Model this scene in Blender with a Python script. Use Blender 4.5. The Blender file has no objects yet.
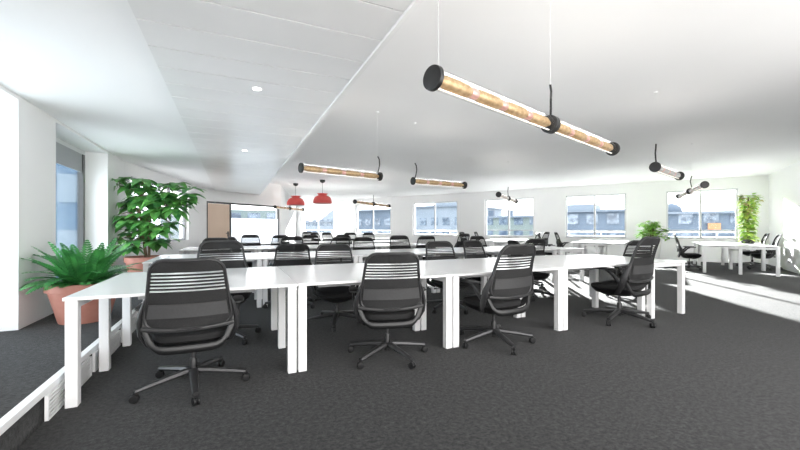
import bpy, math, random
from mathutils import Vector, Matrix
random.seed(7)
C = bpy.context.scene.collection
SC = bpy.context.scene
PI = math.pi
R = math.radians

# ---------------------------------------------------------------- camera
cam_d = bpy.data.cameras.new('camera'); cam = bpy.data.objects.new('camera', cam_d); C.objects.link(cam)
cam.location = (0, 0, 1.2); cam.rotation_euler = (R(90), 0, R(-24.4))
cam_d.sensor_width = 36; cam_d.lens = 16.65; cam_d.shift_y = 0.00375; cam_d.clip_start = .05; cam_d.clip_end = 400
SC.camera = cam
# ---------------------------------------------------------------- world
w = bpy.data.worlds.new('sky'); SC.world = w; w.use_nodes = True
nt = w.node_tree; nt.nodes.clear()
wo = nt.nodes.new('ShaderNodeOutputWorld'); bg = nt.nodes.new('ShaderNodeBackground')
tc = nt.nodes.new('ShaderNodeTexCoord'); sx = nt.nodes.new('ShaderNodeSeparateXYZ'); rp = nt.nodes.new('ShaderNodeValToRGB')
rp.color_ramp.elements[0].position = 0.0; rp.color_ramp.elements[0].color = (1.0, .98, .955, 1)
rp.color_ramp.elements[1].position = .7; rp.color_ramp.elements[1].color = (.97, .965, .985, 1)
nt.links.new(tc.outputs['Generated'], sx.inputs[0]); nt.links.new(sx.outputs['Z'], rp.inputs[0])
nt.links.new(rp.outputs[0], bg.inputs[0]); nt.links.new(bg.outputs[0], wo.inputs[0])
bg.inputs[1].default_value = 2.0
# ---------------------------------------------------------------- sun (low, coming in through the far windows)
sd = bpy.data.lights.new('sun', 'SUN'); sun = bpy.data.objects.new('sun', sd); C.objects.link(sun)
sd.energy = 17.0; sd.angle = R(.8); sd.color = (1.0, .975, .94)
hd, el = R(215), R(12.5)
sun_dir = Vector((math.sin(hd)*math.cos(el), math.cos(hd)*math.cos(el), -math.sin(el)))
sun.rotation_euler = sun_dir.to_track_quat('-Z', 'Y').to_euler()
# ---------------------------------------------------------------- view
SC.view_settings.view_transform = 'Standard'; SC.view_settings.look = 'None'
SC.view_settings.gamma = 1; SC.view_settings.use_curve_mapping = False
SC.view_settings.exposure = 1.56
SC.cycles.max_bounces = 12; SC.cycles.diffuse_bounces = 8; SC.cycles.transparent_max_bounces = 16

# ================================================================ materials
def mat(name, col, rough=.5, metal=0, spec=.5, noise=None, bump=None, alpha=None, emit=None, trans=None, coat=None):
    m = bpy.data.materials.new(name); m.use_nodes = True
    n = m.node_tree; b = n.nodes['Principled BSDF']
    b.inputs['Base Color'].default_value = (*col, 1); b.inputs['Roughness'].default_value = rough
    b.inputs['Metallic'].default_value = metal; b.inputs['Specular IOR Level'].default_value = spec
    if alpha is not None: b.inputs['Alpha'].default_value = alpha
    if trans: b.inputs['Transmission Weight'].default_value = trans
    if coat: b.inputs['Coat Weight'].default_value = coat
    if emit: b.inputs['Emission Color'].default_value = (*emit[0], 1); b.inputs['Emission Strength'].default_value = emit[1]
    if noise or bump:
        t = n.nodes.new('ShaderNodeTexCoord')
    if noise:
        sc, col2, lo, hi = noise
        x = n.nodes.new('ShaderNodeTexNoise'); x.inputs['Scale'].default_value = sc; x.inputs['Detail'].default_value = 6
        r = n.nodes.new('ShaderNodeValToRGB'); r.color_ramp.elements[0].position = lo; r.color_ramp.elements[1].position = hi
        r.color_ramp.elements[0].color = (*col, 1); r.color_ramp.elements[1].color = (*col2, 1)
        n.links.new(t.outputs['Object'], x.inputs['Vector']); n.links.new(x.outputs[0], r.inputs[0]); n.links.new(r.outputs[0], b.inputs['Base Color'])
    if bump:
        sc, st = bump
        x = n.nodes.new('ShaderNodeTexNoise'); x.inputs['Scale'].default_value = sc; x.inputs['Detail'].default_value = 4
        u = n.nodes.new('ShaderNodeBump'); u.inputs['Strength'].default_value = st; u.inputs['Distance'].default_value = .01
        n.links.new(t.outputs['Object'], x.inputs['Vector']); n.links.new(x.outputs[0], u.inputs['Height']); n.links.new(u.outputs[0], b.inputs['Normal'])
    return m

def pane_mat(name, tint, refl=.08):
    m = bpy.data.materials.new(name); m.use_nodes = True
    n = m.node_tree; n.nodes.clear()
    o = n.nodes.new('ShaderNodeOutputMaterial'); mx = n.nodes.new('ShaderNodeMixShader')
    t = n.nodes.new('ShaderNodeBsdfTransparent'); t.inputs[0].default_value = (*tint, 1)
    g = n.nodes.new('ShaderNodeBsdfGlossy'); g.inputs['Roughness'].default_value = .02
    f = n.nodes.new('ShaderNodeLayerWeight'); f.inputs['Blend'].default_value = .12
    mm = n.nodes.new('ShaderNodeMath'); mm.operation = 'MULTIPLY'; mm.inputs[1].default_value = refl*6
    n.links.new(f.outputs['Fresnel'], mm.inputs[0]); n.links.new(mm.outputs[0], mx.inputs[0])
    n.links.new(t.outputs[0], mx.inputs[1]); n.links.new(g.outputs[0], mx.inputs[2]); n.links.new(mx.outputs[0], o.inputs[0])
    return m

def film_mat():
    m = bpy.data.materials.new('frosted_film'); m.use_nodes = True
    n = m.node_tree; n.nodes.clear()
    o = n.nodes.new('ShaderNodeOutputMaterial'); mx = n.nodes.new('ShaderNodeMixShader'); mx.inputs[0].default_value = .8
    t = n.nodes.new('ShaderNodeBsdfTransparent'); t.inputs[0].default_value = (.95, .96, .97, 1)
    g = n.nodes.new('ShaderNodeBsdfTranslucent'); g.inputs[0].default_value = (.93, .94, .95, 1)
    n.links.new(t.outputs[0], mx.inputs[1]); n.links.new(g.outputs[0], mx.inputs[2]); n.links.new(mx.outputs[0], o.inputs[0])
    return m

def carpet_mat():
    m = bpy.data.materials.new('carpet'); m.use_nodes = True
    n = m.node_tree; b = n.nodes['Principled BSDF']; b.inputs['Roughness'].default_value = .95; b.inputs['Specular IOR Level'].default_value = .12
    b.inputs['Sheen Weight'].default_value = .10; b.inputs['Sheen Roughness'].default_value = .6
    t = n.nodes.new('ShaderNodeTexCoord')
    a = n.nodes.new('ShaderNodeTexNoise'); a.inputs['Scale'].default_value = 34; a.inputs['Detail'].default_value = 6; a.inputs['Roughness'].default_value = .85
    c = n.nodes.new('ShaderNodeTexNoise'); c.inputs['Scale'].default_value = 3; c.inputs['Detail'].default_value = 4
    r = n.nodes.new('ShaderNodeValToRGB'); r.color_ramp.elements[0].position = .42; r.color_ramp.elements[1].position = .64
    r.color_ramp.elements[0].color = (.001, .002, .002, 1); r.color_ramp.elements[1].color = (.048, .0475, .047, 1)
    mx = n.nodes.new('ShaderNodeMix'); mx.data_type = 'RGBA'; mx.blend_type = 'MULTIPLY'; mx.inputs['Factor'].default_value = .35
    n.links.new(t.outputs['Object'], a.inputs['Vector']); n.links.new(t.outputs['Object'], c.inputs['Vector'])
    n.links.new(a.outputs[0], r.inputs[0]); n.links.new(r.outputs[0], mx.inputs['A']); n.links.new(c.outputs[0], mx.inputs['B'])
    n.links.new(mx.outputs['Result'], b.inputs['Base Color'])
    u = n.nodes.new('ShaderNodeBump'); u.inputs['Strength'].default_value = .5; u.inputs['Distance'].default_value = .01
    n.links.new(a.outputs[0], u.inputs['Height']); n.links.new(u.outputs[0], b.inputs['Normal'])
    return m

M = dict(
    carpet=carpet_mat(),
    wall=mat('white_wall_paint', (0.86, 0.86, 0.855), .7, noise=(1.5, (0.84, 0.84, 0.84), .3, .7)),
    ceil=mat('white_ceiling_paint', (0.92, 0.92, 0.92), .75, noise=(.8, (0.9, 0.9, 0.9), .3, .7)),
    panel=mat('white_metal_ceiling_panel', (0.84, 0.84, 0.84), .28, noise=(1.2, (0.78, 0.78, 0.78), .3, .7)),
    groove=mat('panel_groove', (.10, .10, .10), .7),
    white=mat('white_lacquer', (.88, .88, .88), .35, noise=(2, (.86, .86, .86), .3, .7)),
    top=mat('white_laminate', (.88, .88, .88), .22, noise=(3, (.86, .86, .86), .3, .7)),
    edge=mat('pale_grey_edging', (0.5, 0.5, 0.5), .5, noise=(5, (0.46, 0.46, 0.46), .3, .7)),
    frame=mat('white_window_frame', (0.62, 0.63, 0.64), .4, noise=(2, (0.58, 0.59, 0.6), .3, .7)),
    gframe=mat('grey_window_frame', (.30, .31, .33), .4, noise=(2, (.27, .28, .3), .3, .7)),
    dframe=mat('dark_metal_frame', (.06, .06, .06), .4, noise=(4, (.08, .08, .08), .3, .7)),
    pane=pane_mat('window_glass', (.95, .97, .98)),
    bpane=pane_mat('blue_window_glass', (.84, .90, .94)),
    frost=film_mat(),
    door=mat('pale_wood_door', (0.74, 0.56, 0.43), .5, noise=(2, (0.78, 0.6, 0.47), .3, .7)),
    mesh=mat('dark_chair_mesh', (0.01, 0.01, 0.0105), .8, alpha=.93, noise=(220, (0.02, 0.02, 0.0205), .4, .6)),
    cloth=mat('black_seat_fabric', (0.006, 0.006, 0.0065), .85, noise=(180, (0.012, 0.012, 0.0125), .4, .6)),
    plast=mat('black_plastic', (0.009, 0.009, 0.0095), .38, noise=(30, (0.013, 0.013, 0.0135), .3, .7)),
    gplast=mat('graphite_plastic', (0.022, 0.022, 0.023), .42, noise=(30, (0.028, 0.028, 0.029), .3, .7)),
    lumb=mat('grey_lumbar_pad', (0.04, 0.04, 0.041), .6, noise=(60, (0.033, 0.033, 0.034), .3, .7)),
    metal=mat('base_metal', (0.07, 0.07, 0.072), .35, .6, noise=(20, (0.085, 0.085, 0.087), .3, .7)),
    terra=mat('terracotta', (0.42, 0.165, 0.12), .6, noise=(7, (0.5, 0.23, 0.18), .3, .75)),
    soil=mat('potting_soil', (.03, .02, .014), .95, noise=(40, (.07, .05, .035), .3, .7), bump=(40, .8)),
    fern=mat('fern_leaf', (0.028, 0.15, 0.04), .42, noise=(9, (0.065, 0.3, 0.07), .35, .65)),
    leaf=mat('umbrella_leaf', (0.035, 0.18, 0.05), .3, noise=(5, (0.17, 0.45, 0.1), .35, .65)),
    lime=mat('lime_leaf', (.16, .42, .04), .45, noise=(8, (.36, .62, .09), .35, .65)),
    ivy=mat('ivy_leaf', (.17, .42, .04), .45, noise=(8, (.55, .62, .16), .35, .65)),
    rust=mat('rust_leaf', (.62, .38, .26), .5, noise=(8, (.5, .5, .2), .35, .65)),
    bark=mat('brown_bark', (.12, .075, .045), .8, noise=(25, (.2, .13, .08), .35, .65)),
    red=mat('red_lamp_shade', (.60, .07, .065), .5, noise=(10, (.64, .09, .08), .3, .7)),
    black=mat('black_metal', (0.009, 0.009, 0.01), .4, noise=(20, (0.014, 0.014, 0.014), .3, .7)),
    silver=mat('silver_mesh', (.62, .62, .60), .4, .4, noise=(30, (.75, .74, .72), .35, .65), alpha=.8),
    gold=mat('brass_mesh', (0.42, 0.28, 0.14), .42, .4, noise=(30, (0.58, 0.42, 0.24), .35, .65), alpha=.9),
    copper=mat('copper_tint', (0.62, 0.34, 0.3), .35, .5, noise=(20, (0.68, 0.42, 0.37), .35, .65)),
    tube=pane_mat('clear_glass_tube', (.98, .98, .98), .05),
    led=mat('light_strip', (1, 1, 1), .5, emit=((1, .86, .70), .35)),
    spot=mat('downlight_lens', (1, 1, 1), .5, emit=((1, .99, .97), 3.5)),
    cable=mat('grey_cable', (.25, .25, .25), .5, noise=(20, (.3, .3, .3), .3, .7)),
    bB=mat('blue_grey_facade', (0.055, 0.08, 0.115), .7, noise=(.4, (0.075, 0.105, 0.145), .35, .65)),
    bP=mat('pale_blue_facade', (0.13, 0.165, 0.205), .7, noise=(.5, (0.16, 0.195, 0.235), .35, .65)),
    bG=mat('grey_green_facade', (0.1, 0.135, 0.135), .7, noise=(.4, (0.12, 0.155, 0.155), .35, .65)),
    bW=mat('window_strip_glass', (0.035, 0.055, 0.085), .2, noise=(1.5, (0.13, 0.17, 0.22), .4, .6)),
    roof=mat('pale_roof', (0.11, 0.14, 0.18), .6, noise=(.6, (0.09, 0.12, 0.155), .35, .65)),
    left=mat('bright_blue_facade', (0.035, 0.08, 0.14), .6, noise=(.5, (0.045, 0.095, 0.16), .35, .65)),
    orange=mat('orange_awning', (0.3, 0.13, 0.055), .6, noise=(3, (0.33, 0.16, 0.08), .35, .65)),
    street=mat('asphalt', (0.42, 0.42, 0.41), .9, noise=(.5, (0.48, 0.48, 0.47), .35, .65)),
)

# ================================================================ mesh builder
class MB:
    def __init__(s): s.v = []; s.f = []
    def add(s, vs, fs):
        o = len(s.v); s.v += [tuple(p) for p in vs]; s.f += [tuple(i+o for i in f) for f in fs]; return s
    def box(s, x0, y0, z0, x1, y1, z1, T=None):
        vs = [Vector(p) for p in ((x0,y0,z0),(x1,y0,z0),(x1,y1,z0),(x0,y1,z0),(x0,y0,z1),(x1,y0,z1),(x1,y1,z1),(x0,y1,z1))]
        if T: vs = [T @ p for p in vs]
        return s.add(vs, [(0,3,2,1),(4,5,6,7),(0,1,5,4),(1,2,6,5),(2,3,7,6),(3,0,4,7)])
    def prism(s, poly, z0, z1):
        n = len(poly)
        vs = [(x, y, z0) for x, y in poly] + [(x, y, z1) for x, y in poly]
        return s.add(vs, [tuple(range(n-1, -1, -1)), tuple(range(n, 2*n))] + [(i, (i+1) % n, n+(i+1) % n, n+i) for i in range(n)])
    def rings(s, rr, cap=True, closed=False):
        n = len(rr[0]); o = len(s.v)
        for r in rr: s.v += [tuple(p) for p in r]
        k = len(rr)
        for i in range(k if closed else k-1):
            a = o+i*n; b = o+((i+1) % k)*n
            for j in range(n): s.f.append((a+j, a+(j+1) % n, b+(j+1) % n, b+j))
        if cap and not closed:
            s.f.append(tuple(o+j for j in range(n-1, -1, -1))); s.f.append(tuple(o+(k-1)*n+j for j in range(n)))
        return s
    def tube(s, path, r, seg=8, closed=False, flat=None, cap=True):
        P = [Vector(p) for p in path]; n = len(P); rr = []
        rad = r if isinstance(r, (list, tuple)) else [r]*n
        up = None
        for i, p in enumerate(P):
            if closed: t = P[(i+1) % n]-P[i-1]
            else: t = P[min(i+1, n-1)]-P[max(i-1, 0)]
            t.normalize()
            if up is None: up = Vector((0,0,1)) if abs(t.z) < .9 else Vector((0,1,0))
            a = t.cross(up)
            if a.length < 1e-4: a = t.cross(Vector((1,0,0)))
            a.normalize(); b = a.cross(t).normalized(); up = b
            ring = []
            for j in range(seg):
                th = 2*PI*j/seg; o = a*math.cos(th)*rad[i] + b*math.sin(th)*rad[i]
                if flat: ax = Vector(flat[0]); o = o + ax*(o.dot(ax))*(flat[1]-1)
                ring.append(p+o)
            rr.append(ring)
        return s.rings(rr, cap, closed)
    def lathe(s, prof, c=(0,0,0), seg=28, T=None):
        rr = []
        for r, z in prof:
            ring = [Vector((c[0]+max(r, 1e-4)*math.cos(2*PI*j/seg), c[1]+max(r, 1e-4)*math.sin(2*PI*j/seg), c[2]+z)) for j in range(seg)]
            if T: ring = [T @ p for p in ring]
            rr.append(ring)
        return s.rings(rr, True)
    def build(s, name, m, parent=None, smooth=False, bevel=0, flip=False):
        me = bpy.data.meshes.new(name); me.from_pydata(s.v, [], s.f); me.materials.append(m)
        import bmesh
        b = bmesh.new(); b.from_mesh(me); bmesh.ops.recalc_face_normals(b, faces=b.faces); b.to_mesh(me); b.free()
        if smooth:
            for p in me.polygons: p.use_smooth = True
        o = bpy.data.objects.new(name, me); C.objects.link(o)
        if parent: o.parent = parent
        if bevel:
            md = o.modifiers.new('bevel', 'BEVEL'); md.width = bevel; md.segments = 2; md.limit_method = 'ANGLE'; md.angle_limit = R(40)
        if smooth:
            try:
                me.set_sharp_from_angle(angle=R(40))
            except Exception: pass
        return o

def thing(name, label, cat, loc=(0,0,0), rz=0, group=None):
    o = bpy.data.objects.new(name, None); C.objects.link(o); o.empty_display_size = .1
    o.location = loc; o.rotation_euler = (0, 0, rz); o['label'] = label; o['category'] = cat
    if group: o['group'] = group
    return o
def tag(o, label, cat, group=None):
    o['label'] = label; o['category'] = cat
    if group: o['group'] = group
    return o
def struct(o): o['kind'] = 'structure'; return o
def copy_tree(o, parent=None):
    c = o.copy(); C.objects.link(c); c.parent = parent
    for ch in list(o.children): copy_tree(ch, c)
    return c

# far window wall frame: n = distance towards the windows, s = along the wall to the right
WA = R(31.2); NX, NY = math.cos(WA), math.sin(WA)
def P(n, s): return (n*NX + s*NY, n*NY - s*NX)

# ================================================================ setting
PL = .20                       # height of the raised floor at the left
fl = [(-1.06, -1.6), (3.4, -1.6), P(17.1, 3.15), P(17.1, -20.4), (1.75, 15.7), (-.85, 13.55), (-1.06, 12.6)]
struct(MB().prism(fl, -.12, 0).build('floor', M['carpet']))
pf = [(-2.3, -1.6), (-1.095, -1.6), (-1.095, 12.2), (-1.95, 8.75), (-2.3, 8.75)]
struct(MB().prism(pf, -.12, PL).build('floor', M['carpet']))
struct(MB().box(-1.10, -1.6, PL-.035, -1.05, 12.3, PL+.008).build('trim_1', M['white'], bevel=.003))
# left wall with window niches
lw = MB()
ops = [(.9, 2.95), (2.95+.0, 4.85)]
for a, b in ((-1.3, 2.75), (4.85, 5.70), (7.72, 8.75)): lw.box(-2.27, a, 0, -1.91, b, 2.5)
for a, b in ((2.75, 4.85), (5.70, 7.72)): lw.box(-2.27, a, 2.46, -1.91, b, 2.5)
struct(lw.build('wall_left', M['wall']))

def wall(name, p0, p1, z1, th, openings, m, z0=0, left=True):
    """wall from p0 to p1, thickness grows to the side away from the room"""
    p0 = Vector((*p0, 0)); d = Vector((*p1, 0))-p0; L = d.length; ang = math.atan2(d.y, d.x)
    T = Matrix.Translation(p0) @ Matrix.Rotation(ang, 4, 'Z')
    y0, y1 = (0, th) if left else (-th, 0)
    b = MB(); x = 0
    for (a, c, za, zb) in sorted(openings):
        b.box(x, y0, z0, a, y1, z1, T)
        if za > z0: b.box(a, y0, z0, c, y1, za, T)
        if zb < z1: b.box(a, y0, zb, c, y1, z1, T)
        x = c
    b.box(x, y0, z0, L, y1, z1, T)
    return struct(b.build(name, m)), T, L

def window(name, T, a, c, za, zb, y, fr, pm, mull=1, fw=.06, transom=None, depth=.06):
    root = bpy.data.objects.new(name, None); C.objects.link(root); struct(root)
    root.matrix_world = T @ Matrix.Translation((a, y, za))
    W, H = c-a, zb-za; b = MB(); h = depth/2
    b.box(0, -h, 0, fw, h, H); b.box(W-fw, -h, 0, W, h, H); b.box(fw, -h, 0, W-fw, h, fw); b.box(fw, -h, H-fw, W-fw, h, H)
    for k in range(mull):
        xm = W*(k+1)/(mull+1); b.box(xm-fw*.6, -h, fw, xm+fw*.6, h, H-fw)
    if transom:
        b.box(fw, -h*.8, transom, W-fw, h*.8, transom+.035)
    b.build('window_frame', fr, root)
    MB().box(fw*.5, -.004, fw*.5, W-fw*.5, .004, H-fw*.5).build('window_pane', pm, root)
    return root

# left niche windows (outer plane)
TL = Matrix.Translation((-2.24, 0, 0)) @ Matrix.Rotation(R(90), 4, 'Z')
window('window_1', TL, 2.75, 4.85, PL, 2.46, 0, M['frame'], M['bpane'], 1)
window('window_2', TL, 5.70, 7.72, PL, 2.46, 0, M['frame'], M['bpane'], 0, fw=.07)
struct(MB().box(7.57, -.045, PL+.07, 7.645, .03, 2.39, TL).build('trim_7', M['dframe']))
bl = MB().box(5.78, -.03, 2.10, 7.64, -.015, 2.40, TL); struct(bl.build('trim_2', M['gframe']))
# angled wall behind the umbrella plant
wa, TA, LA = wall('wall_far_left', (-1.91, 8.75), (-.85, 13.5), 2.95, .25, [(.25, 3.55, .85, 2.25)], M['wall'])
window('window_3', TA, .25, 3.55, .85, 2.25, .12, M['gframe'], M['pane'], 2, fw=.05)
# glass partition with door
BA, BB = (-.85, 13.5), (1.8, 15.66)
wb, TB, LB = wall('wall_partition', BA, BB, 2.95, .12, [(.12, 3.33, 0, 2.08)], M['wall'])
pr = bpy.data.objects.new('window_4', None); C.objects.link(pr); struct(pr); pr.matrix_world = TB
b = MB(); b.box(.12, .02, 2.02, 3.33, .08, 2.08); b.box(.12, .02, 0, .18, .08, 2.02); b.box(1.02, .02, 0, 1.08, .08, 2.02); b.box(3.29, .02, 0, 3.33, .08, 2.02)
b.build('window_frame', M['dframe'], pr)
MB().box(1.08, .045, 0, 3.29, .052, 2.02).build('window_pane', M['pane'], pr)
MB().box(1.08, .035, 0, 3.29, .043, 1.55).build('frosted_film', M['frost'], pr)
dr = bpy.data.objects.new('door_1', None); C.objects.link(dr); struct(dr); dr.matrix_world = TB
MB().box(.185, .03, .01, 1.015, .07, 2.015).build('door_leaf', M['door'], dr, bevel=.004)
hm = MB(); hm.tube([(.95, .03, 1.02), (.95, -.02, 1.02), (.84, -.02, 1.02)], .011); hm.box(.925, .02, .9, .975, .032, 1.08)
hm.build('door_handle', M['gplast'], dr)
# wall between partition and the far window wall
wall('wall_far', BB, P(17, -20.3), 2.95, .2, [], M['wall'])
# far window wall
p0 = P(17, -20.3); p1 = P(17, 3.15)
SW = [(-19.75, -16.75), (-14.95, -12.3), (-10.8, -8.15), (-6.7, -4.4), (-3.1, -.88), (.40, 2.40)]
ops = [(a+20.3, c+20.3, .80, 2.57) for a, c in SW]
wf, TF, LF = wall('wall_back', p0, p1, 2.95, .32, ops, M['wall'])
for k, (a, c, za, zb) in enumerate(ops):
    window('window_%d' % (k+5), TF, a, c, za, zb, .12, M['frame'], M['pane'], 1, fw=.055, transom=.28 if k != 5 else .30)
sb = MB()
for (a, c, za, zb) in ops: sb.box(a-.03, -.03, .77, c+.03, .10, .80, TF)
struct(sb.build('trim_3', M['white']))
struct(MB().box(0, -.015, 0, LF, 0, .09, TF).build('baseboard_back', M['white']))
# right wall
wr, TR, LR = wall('wall_right', P(17, 3.15), P(5, 3.15), 2.95, .2, [], M['wall'])
struct(MB().box(0, -.015, 0, LR, 0, .07, TR).build('baseboard_right', M['white']))
# ceilings
struct(MB().prism([(.85, -1.3), (3.4, -1.3), P(17.3, 3.3), P(17.3, -20.6), (1.6, 15.8), (.85, 15.0)], 2.95, 3.1).build('ceiling', M['ceil']))
struct(MB().prism([(-2.3, -1.3), (-.50, -1.3), (-.50, 13.75), (-.88, 13.5), (-1.95, 8.8), (-2.3, 8.8)], 2.50, 3.1).build('ceiling', M['ceil']))
struct(MB().prism([(-.50, -1.3), (.85, -1.3), (.85, 14.85), (-.50, 13.75)], 2.47, 3.1).build('ceiling', M['groove']))
bd = MB(); y = -.55
while y < 13.6:
    bd.box(-.52, y, 2.44, .90, y+.342, 2.447); y += .355
for k in range(3):
    bd.box(-.85+(y+.36-13.5)*1.2269+.03, y, 2.44, .90, y+.342, 2.447); y += .355
struct(bd.build('trim_4', M['panel']))
tr = MB(); tr.box(.90, -.6, 2.42, .935, 14.8, 3.1); struct(tr.build('trim_5', M['white']))

# ventilation grilles on the riser under the desks
def grille(y0, y1, label):
    r = thing('floor_grille', label, 'vent', (-1.06, y0, 0), 0, 'louvred grilles on the riser of the raised floor')
    L = y1-y0
    f = MB(); f.box(0, 0, 0, .02, L, .012); f.box(0, 0, .145, .02, L, .157); f.box(0, 0, .012, .02, .012, .145); f.box(0, L-.012, .012, .02, L, .145)
    f.build('frame', M['white'], r)
    for k in range(5):
        T = Matrix.Translation((.010, 0, .030+k*.0245))
        MB().box(-.008, .012, -.005, .010, L-.012, .005, T).build('louvre', M['white'], r)
grille(3.0, 3.78, 'white louvred grille on the riser behind the front legs of the nearest desk')
grille(3.86, 4.64, 'white louvred grille on the riser behind the rear legs of the nearest desk')
grille(4.72, 5.5, 'white louvred grille on the riser in the aisle behind the nearest desk row')

# ================================================================ desks
H = .74
def leg_box(x, y, h=.715): return MB().box(x-.034, y-.034, 0, x+.034, y+.034, h)
def bench_desk(L=1.515, D=1.52, name='bench_desk', mid=True):
    r = thing(name, 'x', 'desk')
    MB().box(.002, 0, .717, L-.002, D, H).build('tabletop', M['top'], r, bevel=.003)
    ys = [.055, D*.49, D-.055] if mid else [.055, D-.055]
    for x in (.042, L-.042):
        for y in ys: leg_box(x, y).build('leg', M['white'], r, bevel=.004)
    b = MB()
    for y in ((.35, D-.35) if mid else ys): b.box(.078 if not mid else .042, y-.02, .672, L-(.078 if not mid else .042), y+.02, .712)
    for x in (.042, L-.042):
        for y0, y1 in zip(ys[:-1], ys[1:]): b.box(x-.02, y0+.036, .655, x+.02, y1-.036, .700)
    b.build('frame', M['white'], r, bevel=.003)
    if mid:
        MB().box(.3, D*.49-.14, .60, L-.3, D*.49+.10, .65).build('cable_tray', M['edge'], r)
    return r
big = bench_desk(); small = bench_desk(.76, 1.52, 'end_desk', False)
used = {}
def put(proto, x, y, rz, label, group=None):
    o = proto if not used.get(proto.name) else copy_tree(proto)
    used[proto.name] = True
    o.location = (x, y, 0); o.rotation_euler = (0, 0, rz); o['label'] = label
    if group: o['group'] = group
    return o
rows = [
 (-1.02, 3.13, 4, ['white double desk at the left end of the nearest row, beside the potted fern',
                 'white double desk second from the left in the nearest row',
                 'white double desk third from the left in the nearest row',
                 'white double desk in the nearest row, just left of its end desk']),
 (-1.10, 5.93, 5, ['white double desk at the left end of the second row',
                 'white double desk second from the left in the second row',
                 'white double desk third from the left in the second row',
                 'white double desk fourth from the left in the second row',
                 'white double desk in the second row, just left of its end desk']),
 (-1.0, 8.78, 4, ['white double desk at the left end of the third row',
                 'white double desk second from the left in the third row',
                 'white double desk third from the left in the third row',
                 'white double desk at the right end of the third row']),
 (-.60, 11.55, 4, ['white double desk at the left end of the fourth row, before the glass partition',
                 'white double desk second from the left in the fourth row',
                 'white double desk third from the left in the fourth row',
                 'white double desk at the right end of the fourth row']),
 (2.5, 14.5, 3, ['white double desk at the left end of the farthest row',
                 'white double desk in the middle of the farthest row',
                 'white double desk at the right end of the farthest row']),
]
G = 'white double desks joined into long rows'
for x0, y0, n, labs in rows:
    for k in range(n): put(big, x0+1.515*k, y0, 0, labs[k], G)
put(small, 5.03, 3.05, 0, 'narrow white end desk closing the right end of the nearest row', 'narrow white end desks')
put(small, 6.48, 5.86, 0, 'narrow white end desk closing the right end of the second row', 'narrow white end desks')
for nm, smax, labs in (('right', 2.6, ['white double desk at the right by the ivy column, the half nearer the camera', 'white double desk carrying the ivy column by the right wall']),
                       ('mid', -.70, ['white double desk standing out from the fifth window, the half nearer the camera', 'white double desk under the fifth window, the half next to the wall']),
                       ('far', -4.0, ['white double desk standing out from the fourth window, the half nearer the camera', 'white double desk under the fourth window, the half next to the wall'])):
    for j in range(2):
        q = P(12.8+1.515*j, smax)
        put(big, q[0], q[1], WA, labs[j], 'white double desks standing out from the window wall')

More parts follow.
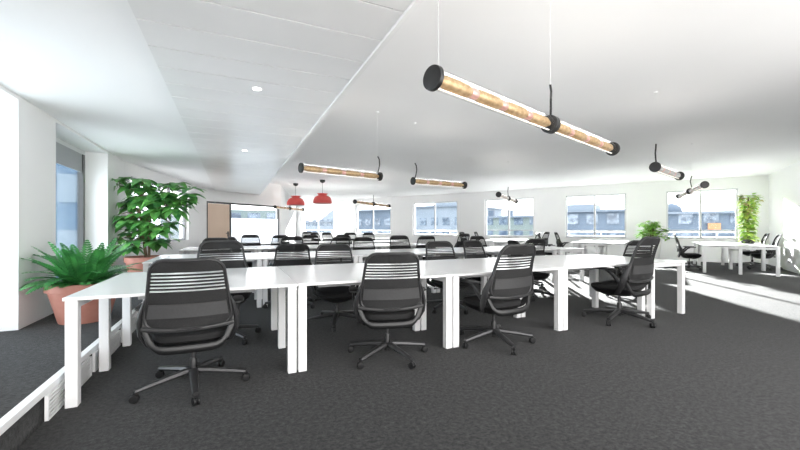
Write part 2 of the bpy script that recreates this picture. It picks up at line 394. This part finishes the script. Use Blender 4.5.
# ================================================================ chairs
def build_chair():
    r = thing('office_chair', 'x', 'chair')
    zt, zb = .985, .50
    def W(z):
        base = .272 - .058*max(0, (z-.56))/(zt-.56)
        rt = .075; rb = .09; c = 0
        if z > zt-rt: c = rt-math.sqrt(max(0, rt*rt-(rt-(zt-z))**2))
        if z < zb+rb: c = rb-math.sqrt(max(0, rb*rb-(rb-(z-zb))**2))
        return base-c
    def S(u, z, off=0):
        v = (z-zb)/(zt-zb)
        y = -.225 - .115*v**1.3 - .055*(1-u*u)*(1-.3*v) + .02*math.sin(v*PI)
        return (u*W(z), y+off, z)
    def strip(b, z0, z1, n=3, off=0, th=.006, ul=1.0, N=12):
        vs, fs = [], []
        for o_ in (off, off-th):
            for i in range(n+1):
                z = z0+(z1-z0)*i/n
                for j in range(N+1): vs.append(S(ul*(-1+2*j/N), z, o_))
        K = (n+1)*(N+1)
        for i in range(n):
            for j in range(N):
                a = i*(N+1)+j; fs.append((a, a+1, a+N+2, a+N+1)); fs.append((K+a, K+a+N+1, K+a+N+2, K+a+1))
        for j in range(N): fs.append((j, K+j, K+j+1, j+1)); a = n*(N+1)+j; fs.append((a, a+1, K+a+1, K+a))
        b.add(vs, fs)
    U = []
    bm_ = MB(); strip(bm_, .90, zt-.006, 4)
    z = .888
    for k in range(5): strip(bm_, z-.0135, z, 1); z -= .0245
    strip(bm_, .60, .764, 4); strip(bm_, zb+.012, .60, 5)
    U.append(bm_.build('backrest', M['mesh'], r, True))
    # frame around the back
    pth = []
    for i in range(9): pth.append(S(-1+2*i/8*1.0 if False else (-1+2*i/8), zt))
    fr = []
    zs = [zb+(zt-zb)*i/22 for i in range(23)]
    zs = [zb, zb+.006, zb+.02, zb+.045, zb+.09] + [zb+.09+(zt-.075-zb-.09)*i/8 for i in range(1, 9)] + [zt-.05, zt-.025, zt-.008, zt]
    for zz in zs: fr.append(S(1, zz))
    for i in range(1, 8): fr.append(S(1-2*i/8, zt))
    for zz in reversed(zs): fr.append(S(-1, zz))
    for i in range(1, 8): fr.append(S(-1+2*i/8, zb))
    U.append(MB().tube(fr, .0125, 8, closed=True, flat=((0,1,0), 1.3)).build('back_frame', M['gplast'], r, True))
    lp = MB(); strip(lp, .585, .680, 4, off=-.010, th=.014, ul=.93)
    U.append(lp.build('lumbar_support', M['lumb'], r, True))
    # lower yoke: from the shoulders down and round under the seat
    yk = []
    for i in range(17):
        a = -1+2*i/16; x = .295*math.copysign(abs(a)**.75, a)
        zz = .355 + .24*abs(a)**5; yy = -.215 - .035*(1-a*a) + .03*abs(a)**5
        yk.append((x, yy, zz))
    U.append(MB().tube(yk, [.018]+[.022]*3+[.030]*9+[.022]*3+[.018], 8, flat=((0,1,0), .7)).build('back_yoke', M['plast'], r, True))
    ub = [(.285*(-1+2*i/12), -.235-.045*(1-(-1+2*i/12)**2), .515-.02*(1-(-1+2*i/12)**2)) for i in range(13)]
    U.append(MB().tube(ub, .015, 8, flat=((0,1,0), .6)).build('back_crossbar', M['gplast'], r, True))
    for s in (-1, 1):
        a = MB().tube([(s*.262, -.245, .71), (s*.285, -.225, .64), (s*.302, -.20, .56), (s*.300, -.17, .47), (s*.272, -.12, .385), (s*.20, -.06, .345)],
                      [.012, .024, .036, .036, .028, .02], 10, flat=((1,0,0), .55))
        U.append(a.build('side_bracket', M['gplast'], r, True))
        a = MB().tube([(s*.295, -.17, .46), (s*.312, -.12, .53), (s*.318, -.06, .60), (s*.315, 0, .622)], [.022, .022, .02, .016], 8, flat=((1,0,0), .6))
        arm = a.build('armrest', M['plast'], r, True); U.append(arm)
        pd = []
        for y_, hw, hz in ((-.13, .02, .006), (-.115, .036, .012), (-.04, .043, .014), (.06, .043, .014), (.12, .036, .012), (.135, .02, .006)):
            pd.append([(s*.313+hw*math.copysign(abs(math.cos(t))**.6, math.cos(t)), y_, .633+hz*math.copysign(abs(math.sin(t))**.8, math.sin(t))) for t in [2*PI*j/12 for j in range(12)]])
        MB().rings(pd).build('arm_pad', M['plast'], arm, True)
    def sup(cx, cy, hx, hy, z, n=28, e=3.2):
        return [(cx+hx*math.copysign(abs(math.cos(t))**(2/e), math.cos(t)), cy+hy*math.copysign(abs(math.sin(t))**(2/e), math.sin(t)),
                 z-.02*max(0, math.sin(t))**3) for t in [2*PI*j/n for j in range(n)]]
    st = MB().rings([sup(0, .03, .235, .225, .385), sup(0, .03, .25, .24, .395), sup(0, .03, .255, .245, .418), sup(0, .03, .25, .24, .438), sup(0, .03, .225, .215, .447), sup(0, .03, .12, .11, .445)])
    U.append(st.build('seat', M['cloth'], r, True))
    sh = MB().rings([sup(0, 0, .07, .09, .300), sup(0, 0, .13, .14, .312), sup(0, .02, .21, .20, .345), sup(0, .03, .243, .235, .386)])
    U.append(sh.build('seat_shell', M['plast'], r, True))
    lv = MB().tube([(.08, .05, .335), (.24, .06, .33), (.275, .065, .33)], [.006, .007, .012]); U.append(lv.build('lever', M['plast'], r, True))
    U.append(MB().lathe([(.014, .14), (.014, .305)], seg=12).build('gas_column', M['metal'], r, True))
    Lw = []
    Lw.append(MB().lathe([(.024, .06), (.026, .20), (.02, .215)], seg=16).build('column_sleeve', M['plast'], r, True))
    sb_ = MB()
    for k in range(5):
        a = 2*PI*k/5+PI/2
        pth = [(d*math.cos(a), d*math.sin(a), zz) for d, zz in ((.01, .115), (.06, .118), (.15, .108), (.27, .092), (.375, .076))]
        sb_.tube(pth, [.034, .033, .029, .025, .020], 8, flat=((0,0,1), .8))
    sb_.lathe([(.036, .085), (.042, .10), (.038, .132), (.026, .14)], seg=16)
    Lw.append(sb_.build('star_base', M['metal'], r, True))
    for k in range(5):
        a = 2*PI*k/5+PI/2; cx, cy = .375*math.cos(a), .375*math.sin(a)
        T = Matrix.Translation((cx, cy, .029)) @ Matrix.Rotation(a+.6*math.sin(k*2.3), 4, 'Z') @ Matrix.Rotation(PI/2, 4, 'X')
        c = MB()
        for zc in (-.020, .008): c.lathe([(.014, zc-.001), (.027, zc+.001), (.029, zc+.006), (.027, zc+.011), (.014, zc+.013)], seg=16, T=T)
        c.lathe([(.01, -.008), (.01, .008)], seg=10, T=T)
        c.lathe([(.009, .02), (.009, .07)], (cx, cy, 0), seg=10); c.box(cx-.016, cy-.016, .040, cx+.016, cy+.016, .060)
        Lw.append(c.build('caster', M['plast'], r, True))
    for o in U: o['upper'] = 1
    return r
chair0 = build_chair(); used_c = [False]
protos = list(chair0.children)
def chair(x, y, hd, lift, base, label, group):
    if used_c[0]: o = copy_tree(chair0)
    else: o = chair0
    first = not used_c[0]; used_c[0] = True
    pend.append((o, x, y, hd, lift, base, label, group))
pend = []
GN = 'black mesh office chairs at the nearest desk row'; G2 = 'black mesh office chairs at the second desk row'
G3 = 'black mesh office chairs at the third desk row'; G4 = 'black mesh office chairs at the far desk rows'; G5 = 'black mesh office chairs at the window desks'
chairs = [
 (-.27, 3.22, 1, .0, -28, 'black mesh office chair at the near left, largest in view, back to the camera', GN),
 (1.32, 3.20, 14, .0, -10, 'black mesh office chair in the centre foreground, back to the camera', GN),
 (2.50, 3.13, -6, .0, 19, 'black mesh office chair right of the centre foreground one, turned slightly left', GN),
 (4.58, 3.20, -9, .0, 28, 'black mesh chair at the right front of the nearest row, turned showing its armrest', GN),
 (-.09, 4.43, 176, .06, 30, 'black mesh chair facing the camera across the nearest row, behind the largest chair', GN),
 (1.20, 4.58, 188, -.01, 60, 'black mesh chair facing the camera across the nearest row, left of the centre foreground chair', GN),
 (2.92, 4.68, 183, .0, 10, 'black mesh chair facing the camera behind the joint right of the centre foreground chair', GN),
 (3.72, 4.80, 166, .0, 50, 'black mesh chair across the nearest row, just left of the right foreground chair', GN),
 (4.72, 4.90, 108, .0, 33, 'black mesh chair turned sideways across the nearest row, its seat pointing right', GN),
 (6.35, 4.30, 18, .0, 20, 'black mesh chair beside the end desk, mostly hidden by the right front chair', GN),
 (.82, 5.82, 4, -.02, 15, 'black mesh chair back-on at the second row, beyond the first pair of joined legs', G2),
 (5.45, 5.82, 5, .0, 44, 'black mesh chair back-on near the right end of the second row', G2),
 (-.27, 7.42, 180, .02, 5, 'black mesh chair facing the camera across the second row at its left end', G2),
 (2.66, 7.52, 180, .0, 25, 'black mesh chair facing the camera across the second row, left of centre', G2),
 (3.55, 7.60, 184, .03, 35, 'black mesh chair facing the camera across the second row, seen above the centre foreground chair', G2),
 (5.80, 7.58, 176, .0, 52, 'black mesh chair facing the camera across the second row near its right end', G2),
 (.30, 8.72, 70, .02, 12, 'black mesh chair in profile at the left end of the third row', G3),
 (1.22, 8.74, 2, .02, 22, 'black mesh chair back-on at the third row, second from the left', G3),
 (2.25, 8.70, -8, .0, 9, 'black mesh chair with its back to the camera in the middle of the third row', G3),
 (4.62, 8.72, 10, .0, 55, 'black mesh chair back-on at the right end of the third row', G3),
 (6.05, 9.30, 262, .04, 31, 'black mesh chair turned sideways beyond the right end of the third row', G3),
 (3.10, 10.65, 176, .0, 44, 'black mesh chair facing the camera across the third row', G3),
 (.52, 11.45, 10, .02, 18, 'small distant black chair at the fourth row before the frosted glass', G4),
 (1.25, 11.48, -5, .0, 28, 'small distant black chair at the fourth row, right of the frosted glass one', G4),
 (2.15, 11.46, 4, .0, 48, 'small distant black chair at the fourth row under the red lamps', G4),
 (3.35, 13.32, 150, .04, 14, 'small distant black chair across the fourth row, left of the second window', G4),
 (4.85, 13.34, 178, .02, 24, 'small distant black chair across the fourth row below the second window', G4),
 (3.15, 14.40, 60, .04, 34, 'small distant black chair at the farthest row below the first window', G4),
 (4.35, 14.42, 20, .02, 44, 'small distant black chair at the farthest row left of the second window', G4),
 (3.00, 16.35, 190, .04, 54, 'small distant black chair beyond the farthest row at its left end', G4),
]
for n, s, h, l, b, lab in (
 (13.6, .86, 148.8, .02, 20, 'black chair in profile on the left side of the desks by the ivy column'),
 (14.75, 2.62, -31.2, .02, 30, 'black chair on the right side of the ivy column desks, the nearer of two'),
 (15.75, 2.55, -31.2, .04, 12, 'black chair on the right side of the ivy column desks, the farther of two'),
 (12.5, -2.75, 130, .03, 5, 'black chair at the outer left corner of the desks below the fifth window'),
 (14.1, -2.55, 148.8, .05, 28, 'black chair in profile left of the desks below the fifth window, nearer the wall'),
 (13.5, -3.65, -31.2, .05, 15, 'black chair right of the desks standing out from the fourth window, nearer the room'),
 (14.8, -3.65, -20, .06, 40, 'black chair right of the desks standing out from the fourth window, nearer the wall'),
 (13.3, -5.85, 148.8, .05, 22, 'black chair left of the desks standing out from the fourth window, nearer the room'),
 (14.7, -5.85, 140, .05, 45, 'black chair left of the desks standing out from the fourth window, nearer the wall')):
    q = P(n, s); chairs.append((q[0], q[1], h, l, b, lab, G5))
for c in chairs: chair(*c)
big_s = {(4.58, 3.20): 1.10, (2.50, 3.13): 1.05}
for o, x, y, hd, lift, base, label, group in pend:
    o.location = (x, y, 0); o.rotation_euler = (0, 0, R(-hd)); o['label'] = label; o['group'] = group
    o.scale = (big_s.get((x, y), 1),)*3
    for ch in o.children:
        if ch.get('upper'): ch.location.z = lift
        else: ch.rotation_euler.z = R(base)
for o in list(bpy.data.objects):
    if 'upper' in o: del o['upper']

# ================================================================ tube lamps
def tube_lamp(a, b, z, seg, cables, label, bright=True, thin=()):
    a = Vector((*a, z)); b = Vector((*b, z)); d = b-a; L = d.length; ang = math.atan2(d.y, d.x)
    r = thing('tube_pendant_lamp', label, 'lamp', a, ang, 'glass tube pendant lamps')
    X = Matrix.Rotation(PI/2, 4, 'Y')       # lathe axis z -> x
    Ls = L/seg
    MB().lathe([(.052, .012), (.055, .03), (.055, L-.03), (.052, L-.012)], seg=24, T=X).build('glass_tube', M['tube'], r, True)
    for x0, x1 in ((-.012, .018), (L-.018, L+.012)):
        MB().lathe([(.050, x0), (.064, x0+.003), (.066, x0+.01), (.066, x1-.004), (.058, x1)], seg=28, T=X).build('end_cap', M['black'], r, True)
    for k in range(1, seg):
        MB().lathe([(.060, k*Ls-.03), (.066, k*Ls-.026), (.066, k*Ls+.026), (.060, k*Ls+.03)], seg=28, T=X).build('joint_collar', M['black'], r, True)
    for k in range(seg):
        x0 = k*Ls+.03; n = 4; w = (Ls-.06)/n; rf = MB()
        for i in range(n):
            s0 = x0+i*w; m_ = .2*w
            prof = [(.018, s0), (.036, s0+m_), (.038, s0+w/2), (.036, s0+w-m_), (.018, s0+w)]
            rr = []
            for rad, xx in prof:
                rr.append([(xx, rad*math.cos(t)*1.0, rad*math.sin(t)) for t in [2*PI*j/14 for j in range(15)]])
            o = len(rf.v)
            for g in rr: rf.v += g
            for q in range(4):
                for j in range(14): rf.f.append((o+q*15+j, o+q*15+j+1, o+(q+1)*15+j+1, o+(q+1)*15+j))
        rf.build('reflector', M['gold' if bright else 'silver'], r, True)
        cp = MB()
        for i in range(1, n): cp.lathe([(.027, x0+i*w-.032), (.030, x0+i*w-.022), (.030, x0+i*w+.022), (.027, x0+i*w+.032)], seg=14, T=X)
        cp.build('copper_ring', M['copper'], r, True)
        MB().box(x0, -.006, -.048, x0+Ls-.06, .006, -.044).build('light_strip', M['led'], r)  # glowing strip stands in for the white highlight along the glass edge
        ld = bpy.data.lights.new('tube_light', 'AREA'); ld.shape = 'RECTANGLE'; ld.size = Ls-.12; ld.size_y = .05; ld.energy = .6; ld.color = (1, .95, .88)  # uplight added inside each tube to brighten the ceiling
        lo = bpy.data.objects.new('tube_light', ld); C.objects.link(lo); lo.parent = r; lo.location = (x0+Ls/2-.03, 0, .047); lo.rotation_euler = (PI, 0, 0)
    zc = 2.95-z
    for t in cables:
        x = L*t; xx = min(max(x, .02), L-.02)
        MB().tube([(xx, 0, .06), (xx+.025, .01, .12), (xx+.045, .02, .19), (xx+.03, .01, .26), (xx-.005, 0, .30)], .009, 8).build('flex', M['black'], r, True)
        MB().tube([(xx-.005, 0, .30), (xx-.005, 0, zc-.01)], .0012, 6).build('suspension_cable', M['white'], r)
        MB().lathe([(.022, zc-.015), (.022, zc)], (xx-.005, 0, 0), seg=18).build('ceiling_rose', M['white'], r, True)
    for x in thin:
        MB().tube([(x, 0, .055), (x, 0, zc)], .0022, 6).build('suspension_cable', M['edge'], r)
    return r
tube_lamp((.95, 1.68), (3.42, 2.46), 1.98, 2, [.5], 'long double glass tube lamp with brass inside, largest and nearest, hanging at upper centre', True, (.04,))
tube_lamp((.81, 4.90), (2.04, 5.23), 1.98, 1, [.97], 'single glass tube lamp with brass inside, hanging to the right of the panelled ceiling strip')
tube_lamp((2.73, 5.50), (3.86, 5.66), 1.98, 1, [.04], 'single glass tube lamp with brass inside, hanging in front of the third back window')
tube_lamp((4.92, 2.96), (6.10, 3.32), 1.98, 1, [.04], 'single glass tube lamp hanging nearest the right side, above the right front chair', False)
tube_lamp((7.75, 3.80), (10.0, 5.45), 1.98, 2, [.42], 'double glass tube lamp hanging in front of the sixth window', False)
tube_lamp((5.65, 6.90), (7.6, 8.5), 1.98, 2, [.5], 'double glass tube lamp hanging in front of the fourth window', False)
tube_lamp((3.30, 10.5), (5.1, 12.2), 1.98, 2, [.5], 'double glass tube lamp hanging in front of the second window')
tube_lamp((1.45, 14.45), (2.75, 16.1), 1.98, 2, [.5], 'double glass tube lamp hanging at the end of the glass partition')

# red pendants
def red_lamp(x, y, label):
    r = thing('red_pendant_lamp', label, 'lamp', (x, y, 0), 0, 'red pendant lamps')
    MB().lathe([(.33, 2.10), (.335, 2.14), (.325, 2.23), (.28, 2.32), (.20, 2.37), (.145, 2.39), (.15, 2.41), (.20, 2.45), (.19, 2.455), (.13, 2.41), (.13, 2.385), (.19, 2.36), (.27, 2.31), (.315, 2.23), (.322, 2.14), (.318, 2.10)], seg=36).build('lamp_shade', M['red'], r, True)
    MB().lathe([(.02, 2.26), (.05, 2.28), (.05, 2.33), (.02, 2.38)], seg=18).build('bulb', M['white'], r, True)
    MB().lathe([(.006, 2.38), (.006, 2.86)], seg=8).build('cord', M['black'], r)
    MB().lathe([(.03, 2.84), (.09, 2.88), (.10, 2.95)], seg=20).build('ceiling_rose', M['black'], r, True)
def at(px, t):
    a = (px-400)/370; return (t*(.4131+.9107*a), t*(.9107-.4131*a))
red_lamp(2.27, 14.9, 'red dome pendant lamp, the left one of the pair')
red_lamp(3.00, 13.45, 'red dome pendant lamp, the right one of the pair, slightly higher in view')

# downlights
for x, y, lab in ((.20, 3.52, 'round recessed downlight in the panelled ceiling strip, the nearer and brighter one'), (.18, 6.40, 'round recessed downlight in the panelled ceiling strip, the farther one')):
    r = thing('downlight', lab, 'lamp', (x, y, 2.44), 0, 'recessed downlights')
    MB().lathe([(.048, -.004), (.052, -.001), (.048, 0), (.036, -.003)], seg=24).build('trim_ring', M['white'], r, True)
    MB().lathe([(.035, -.006), (.035, -.002)], seg=20).build('lens', M['spot'], r)

# ================================================================ plants
def pot(r, R0, R1, h, m, rim=.07):
    MB().lathe([(R0*.98, 0), (R0, .01), (R1*.93, h-rim), (R1, h-rim+.003), (R1*1.01, h-.006), (R1*.97, h), (R1*.90, h), (R1*.88, h-.06), (R1*.5, h-.06), (.0, h-.06)], seg=40).build('pot', m, r, True)
    MB().lathe([(R1*.87, h-.055), (R1*.6, h-.04), (.02, h-.03)], seg=24).build('soil', M['soil'], r, True)
def leaf(b, base, d, nrm, L, Wd, fold=.2, droop=.25, n=5, shape=.6):
    """pointed oval leaf; d direction, nrm up"""
    d = d.normalized(); side = d.cross(nrm)
    if side.length < 1e-3: side = Vector((1,0,0))
    side.normalize(); up = side.cross(d).normalized(); o = len(b.v)
    for i in range(n+1):
        t = i/n; wv = Wd*.5*math.sin(PI*min(1, t**shape))*(1 if t < 1 else 0)+.001
        c = base+d*(L*t)-Vector((0,0,1))*(droop*L*t*t)
        b.v += [tuple(c-side*wv+up*(fold*wv)), tuple(c), tuple(c+side*wv+up*(fold*wv))]
    for i in range(n):
        a = o+3*i; b.f += [(a, a+1, a+4, a+3), (a+1, a+2, a+5, a+4)]

# potted fern
f = thing('potted_fern', 'bushy green sword fern in a wide terracotta pot on the raised floor, left front', 'plant', (-1.46, 5.08, PL))
pot(f, .22, .325, .42, M['terra'], .085)
fb = MB(); rnd = random.Random(3)
for k in range(80):
    a = rnd.uniform(0, 2*PI); el_ = rnd.uniform(.4, 1.4); L = rnd.uniform(.38, .58)*(.8+.2*math.sin(el_))
    base = Vector((math.cos(a)*rnd.uniform(.02, .16), math.sin(a)*rnd.uniform(.02, .16), .38))
    d = Vector((math.cos(a)*math.cos(el_), math.sin(a)*math.cos(el_), math.sin(el_)))
    pts = []; p = base.copy(); N = 16; drp = rnd.uniform(.035, .085)
    for i in range(N+1):
        pts.append(p.copy()); p = p+d*(L/N); d = (d-Vector((0,0,drp))).normalized()
    fb.tube([pts[0], pts[4], pts[8], pts[12], pts[16]], [.005, .004, .003, .003, .001], 4)
    for i in range(2, N+1):
        t = i/N; dd = (pts[i]-pts[i-1]).normalized(); side = dd.cross(Vector((0,0,1)))
        if side.length < .05: side = Vector((-math.sin(a), math.cos(a), 0))
        side.normalize(); up = side.cross(dd)
        ll = (.088*math.sin(PI*min(1, .18+.80*t))**.7)+.012
        for s in (-1, 1):
            leaf(fb, pts[i], side*s+dd*.75+up*.15, up, ll*.9, .030, .1, .12, 3)
fb.v = [(-.44+(x+.44)*.06 if x < -.44 else x, y, z) for x, y, z in fb.v]
fb.build('foliage', M['fern'], f)

# umbrella plant
u = thing('potted_umbrella_plant', 'tall umbrella plant with large drooping leaves in a terracotta pot, left behind the fern', 'plant', (-1.38, 7.80, PL))
pot(u, .23, .32, .50, M['terra'], .09)
rt = Vector((.9107, -.4131, 0)); fw = Vector((.4131, .9107, 0))
st = MB(); lf = MB(); rnd = random.Random(11)
cl = []
for (X_, Z_) in ((-.42,1.72),(-.26,1.86),(-.08,1.78),(.08,1.86),(-.48,1.45),(-.30,1.50),(-.10,1.52),(.12,1.58),(.30,1.62),(-.55,1.2),(-.36,1.22),(-.14,1.28),(.05,1.3),(.24,1.36),(.42,1.42),
                 (-.40,.92),(-.18,.98),(.02,1.02),(.2,1.05),(.36,1.12),(-.50,.75),(-.28,.72),(-.02,.76),(.18,.78),(.34,.82),(.52,1.62),(.68,1.74),(.84,1.66),(.60,1.36),(.92,1.55),(-.18,1.1),(.1,1.15),(.62,1.55),(.76,1.50)):
    cl.append(Vector((0,0,0))+rt*(X_*.95+rnd.uniform(-.04, .04))+fw*rnd.uniform(-.28, .22)+Vector((0,0,Z_+rnd.uniform(-.04, .04))))
forks = [Vector((0, 0, .44)), rt*-.05+Vector((0,0,.85)), rt*-.12+Vector((0,0,1.25)), rt*.06+Vector((0,0,1.2)), rt*-.1+Vector((0,0,1.55)), rt*.35+Vector((0,0,1.35))]
st.tube([forks[0], forks[1], forks[2], forks[4]], [.028, .022, .016, .01], 8); st.tube([forks[0]+rt*.05, forks[1]+rt*.1, forks[3], forks[5]], [.022, .018, .014, .01], 8)
cl += [c+Vector((rnd.uniform(-.12, .12), rnd.uniform(-.12, .12), rnd.uniform(-.14, .10))) for c in cl[::2]+cl[:20:3]]
for c in cl:
    fk = min((q for q in forks[1:] if q.z < c.z+.15), key=lambda q: (q-c).length, default=forks[1])
    st.tube([fk, (fk+c)/2+Vector((0,0,.03)), c], [.008, .006, .004], 5)
    n = rnd.choice((7, 8)); a0 = rnd.uniform(0, 6.28); tilt = Vector((rnd.uniform(-.5, .5), rnd.uniform(-.8, .2), rnd.uniform(-.7, .7)))
    for k in range(n):
        a = a0+2*PI*k/n
        d = Vector((math.cos(a), math.sin(a), rnd.uniform(-.45, .05)))+tilt*.4
        leaf(lf, c+d*.03, d, Vector((0,0,1)), rnd.uniform(.19, .29), rnd.uniform(.12, .17), .15, rnd.uniform(.15, .5), 6, .8)
lf.v = [(-.47+(x+.47)*.03 if x < -.47 else x, y, z) for x, y, z in lf.v]
st.v = [(-.47+(x+.47)*.03 if x < -.47 else x, y, z) for x, y, z in st.v]
st.build('stem', M['bark'], u, True); lf.build('foliage', M['leaf'], u)

# bushy lime plant in tall planter
q = P(15.4, -.02)
g = thing('potted_lime_plant', 'bushy bright green plant between the fifth and sixth windows, behind the right front chair', 'plant', (q[0], q[1], 0))
MB().lathe([(.17, 0), (.19, .02), (.25, .74), (.255, .80), (.23, .80), (.22, .72), (.02, .72)], seg=32).build('pot', M['white'], g, True)
MB().lathe([(.218, .722), (.02, .75)], seg=20).build('soil', M['soil'], g, True)
lb = MB(); sb2 = MB(); rnd = random.Random(5)
for k in range(60):
    a = rnd.uniform(0, 2*PI); e = rnd.uniform(.15, 1.45); L = rnd.uniform(.3, .62)*(.75+.25*math.sin(e))
    tip = Vector((math.cos(a)*math.cos(e)*L, math.sin(a)*math.cos(e)*L, .86+math.sin(e)*L*1.1))
    sb2.tube([(0, 0, .73), tip*.5+Vector((0,0,.43)), tip], [.006, .004, .003], 4)
    for j in range(6):
        b_ = rnd.uniform(0, 6.28)
        leaf(lb, tip-Vector((0,0,.02*j)), Vector((math.cos(b_), math.sin(b_), rnd.uniform(-.2, .4))), Vector((0,0,1)), rnd.uniform(.15, .24), .10, .15, .3, 4)
sb2.build('stem', M['bark'], g); lb.build('foliage', M['lime'], g)

# ivy column on the right desk
q = P(14.85, 2.30)
v = thing('ivy_column', 'tall yellow green climbing plant on a pole in a dark pot on the right-hand desk', 'plant', (q[0], q[1], .74))
MB().lathe([(.12, 0), (.15, .01), (.17, .12), (.16, .125), (.14, .09), (.01, .09)], seg=28).build('pot', M['plast'], v, True)
MB().lathe([(.135, .088), (.01, .10)], seg=18).build('soil', M['soil'], v, True)
MB().tube([(0, 0, .09), (.02, 0, .6), (.05, 0, 1.38)], .018, 10).build('moss_pole', M['bark'], v, True)
ib = MB(); rb = MB(); rnd = random.Random(9)
for k in range(620):
    z = rnd.uniform(.08, 1.44); a = rnd.uniform(0, 2*PI); rr = (.09+.075*(z/1.4)+.03*math.sin(z*11))*rnd.uniform(.35, 1.15)
    c = Vector((math.cos(a)*rr+.05*z, math.sin(a)*rr, z))
    bb = rb if (z > .85 and rnd.random() < .22) else ib
    leaf(bb, c, Vector((math.cos(a)+rnd.uniform(-.5, .5), math.sin(a)+rnd.uniform(-.5, .5), rnd.uniform(-.4, .5))), Vector((0,0,1)), rnd.uniform(.11, .19), rnd.uniform(.10, .15), .1, .3, 4, .5)
ib.build('foliage', M['ivy'], v); rb.build('rust_foliage', M['rust'], v)['label'] = 'rust tinted leaves near the top'

# ================================================================ outside
def TN(n, s, z=0): q = P(n, s); return Matrix.Translation((q[0], q[1], z)) @ Matrix.Rotation(WA-PI/2, 4, 'Z')   # local x -> +s, local y -> +n
def railing(s0, s1, label):
    r = thing('balcony_railing', label, 'railing'); r.matrix_world = TN(18.5, s0, 0); L = s1-s0
    b = MB(); b.box(0, -.02, 1.02, L, .02, 1.06); r1 = b.build('handrail', M['frame'], r)
    for z in (.55, .70, .85): MB().box(0, -.01, z, L, .01, z+.018).build('rail', M['frame'], r)
    k = 0
    while k <= L:
        MB().box(k-.018, -.018, -.4, k+.018, .018, 1.02).build('post', M['frame'], r); k += 1.3
struct(MB().box(0, .325, -.5, LF, 2.2, -.30, TF).build('trim_6', M['edge']))
railing(-4.5, 4.0, 'pale balcony railing outside the two rightmost windows')
railing(-21, -8, 'pale balcony railing outside the leftmost back windows')
def building(n, s0, s1, top, m, label, extra=None, depth=14, rows=(-.2, 1.6)):
    r = thing('building', label, 'building'); r.matrix_world = TN(n, s0, 0); L = s1-s0
    MB().box(0, 0, -7.9, L, depth, top).build('wall', m, r)
    MB().box(-.3, -.4, top, L+.3, depth, top+.22).build('roof', M['roof'], r)
    for z in rows:
        x = .5
        while x < L-1.2:
            fr_ = MB().box(x, -.06, z, x+1.1, 0, z+1.1).build('window', M['bW'], r); x += 1.9
    if extra: extra(r, L, top)
    return r
def dome(r, L, top):
    MB().lathe([(.9, 0), (.95, .15), (.8, .55), (.45, .85), (.02, .98)], (1.9, 2.2, top+.22), seg=24).build('dome', M['bB'], r, True)
    MB().box(4.6, -.5, 1.05, 5.5, -.1, 1.65).build('awning', M['orange'], r)  # orange light on an outdoor item, put into its colour
def gable(r, L, top):
    b = MB(); x0, x1 = L*.45, L*.95; vs = []
    for y in (0, 6): vs += [(x0, y, top+.22), (x1, y, top+.22), ((x0+x1)/2+1, y, top+2.6)]
    b.add(vs, [(0, 1, 2), (3, 5, 4), (0, 3, 4, 1), (1, 4, 5, 2), (2, 5, 3, 0)]).build('gable', M['bP'], r)
def chim(r, L, top):
    for x in (2.5, 5.0): MB().box(x, 1, top+.2, x+.6, 1.6, top+1.0).build('chimney', M['bB'], r)
building(45, -.4, 10.5, 2.55, M['bB'], 'blue grey building with a small dome outside the sixth window', dome)
building(44, -10.2, -1.0, 2.9, M['bB'], 'blue grey building with a stepped roof outside the fifth window', lambda r, L, t: MB().box(.8, 1, t+.2, 5.0, 6, t+.9).build('roof_storey', M['bP'], r))
building(46, -20.5, -10.8, 2.5, M['bG'], 'grey green building with two chimneys outside the fourth window', chim)
building(47, -31, -21, 4.2, M['bP'], 'pale blue building outside the third window', gable)
building(46, -42.5, -31.5, 3.9, M['bB'], 'blue grey building outside the second window')
building(47, -56, -43, 2.2, M['bP'], 'pale building with a gable outside the first back window', gable)
r = thing('building', 'bright blue building seen through the left niche window', 'building', (-12, 22, 0), 0)
MB().box(-6, 0, -7.9, 7.2, 10, 9).build('wall', M['left'], r)
for z in (-.2, 2.4):
    for x in (-4.5, -2.2, .1, 2.4, 4.7): MB().box(x, -.06, z, x+1.3, 0, z+1.3).build('window', M['bP'], r)
r = thing('building', 'pale grey green building seen over the frosted film of the glass partition', 'building', (-6, 40, 0), 0)
MB().box(0, 0, -7.9, 11, 10, 3.0).build('wall', M['bG'], r)
for x in (5.6, 7.4, 9.2): MB().box(x, -.06, 1.9, x+1.2, 0, 2.7).build('window', M['bW'], r)
gd = MB().box(-70, 8, -8.1, 110, 120, -8).build('ground', M['street']); struct(gd)
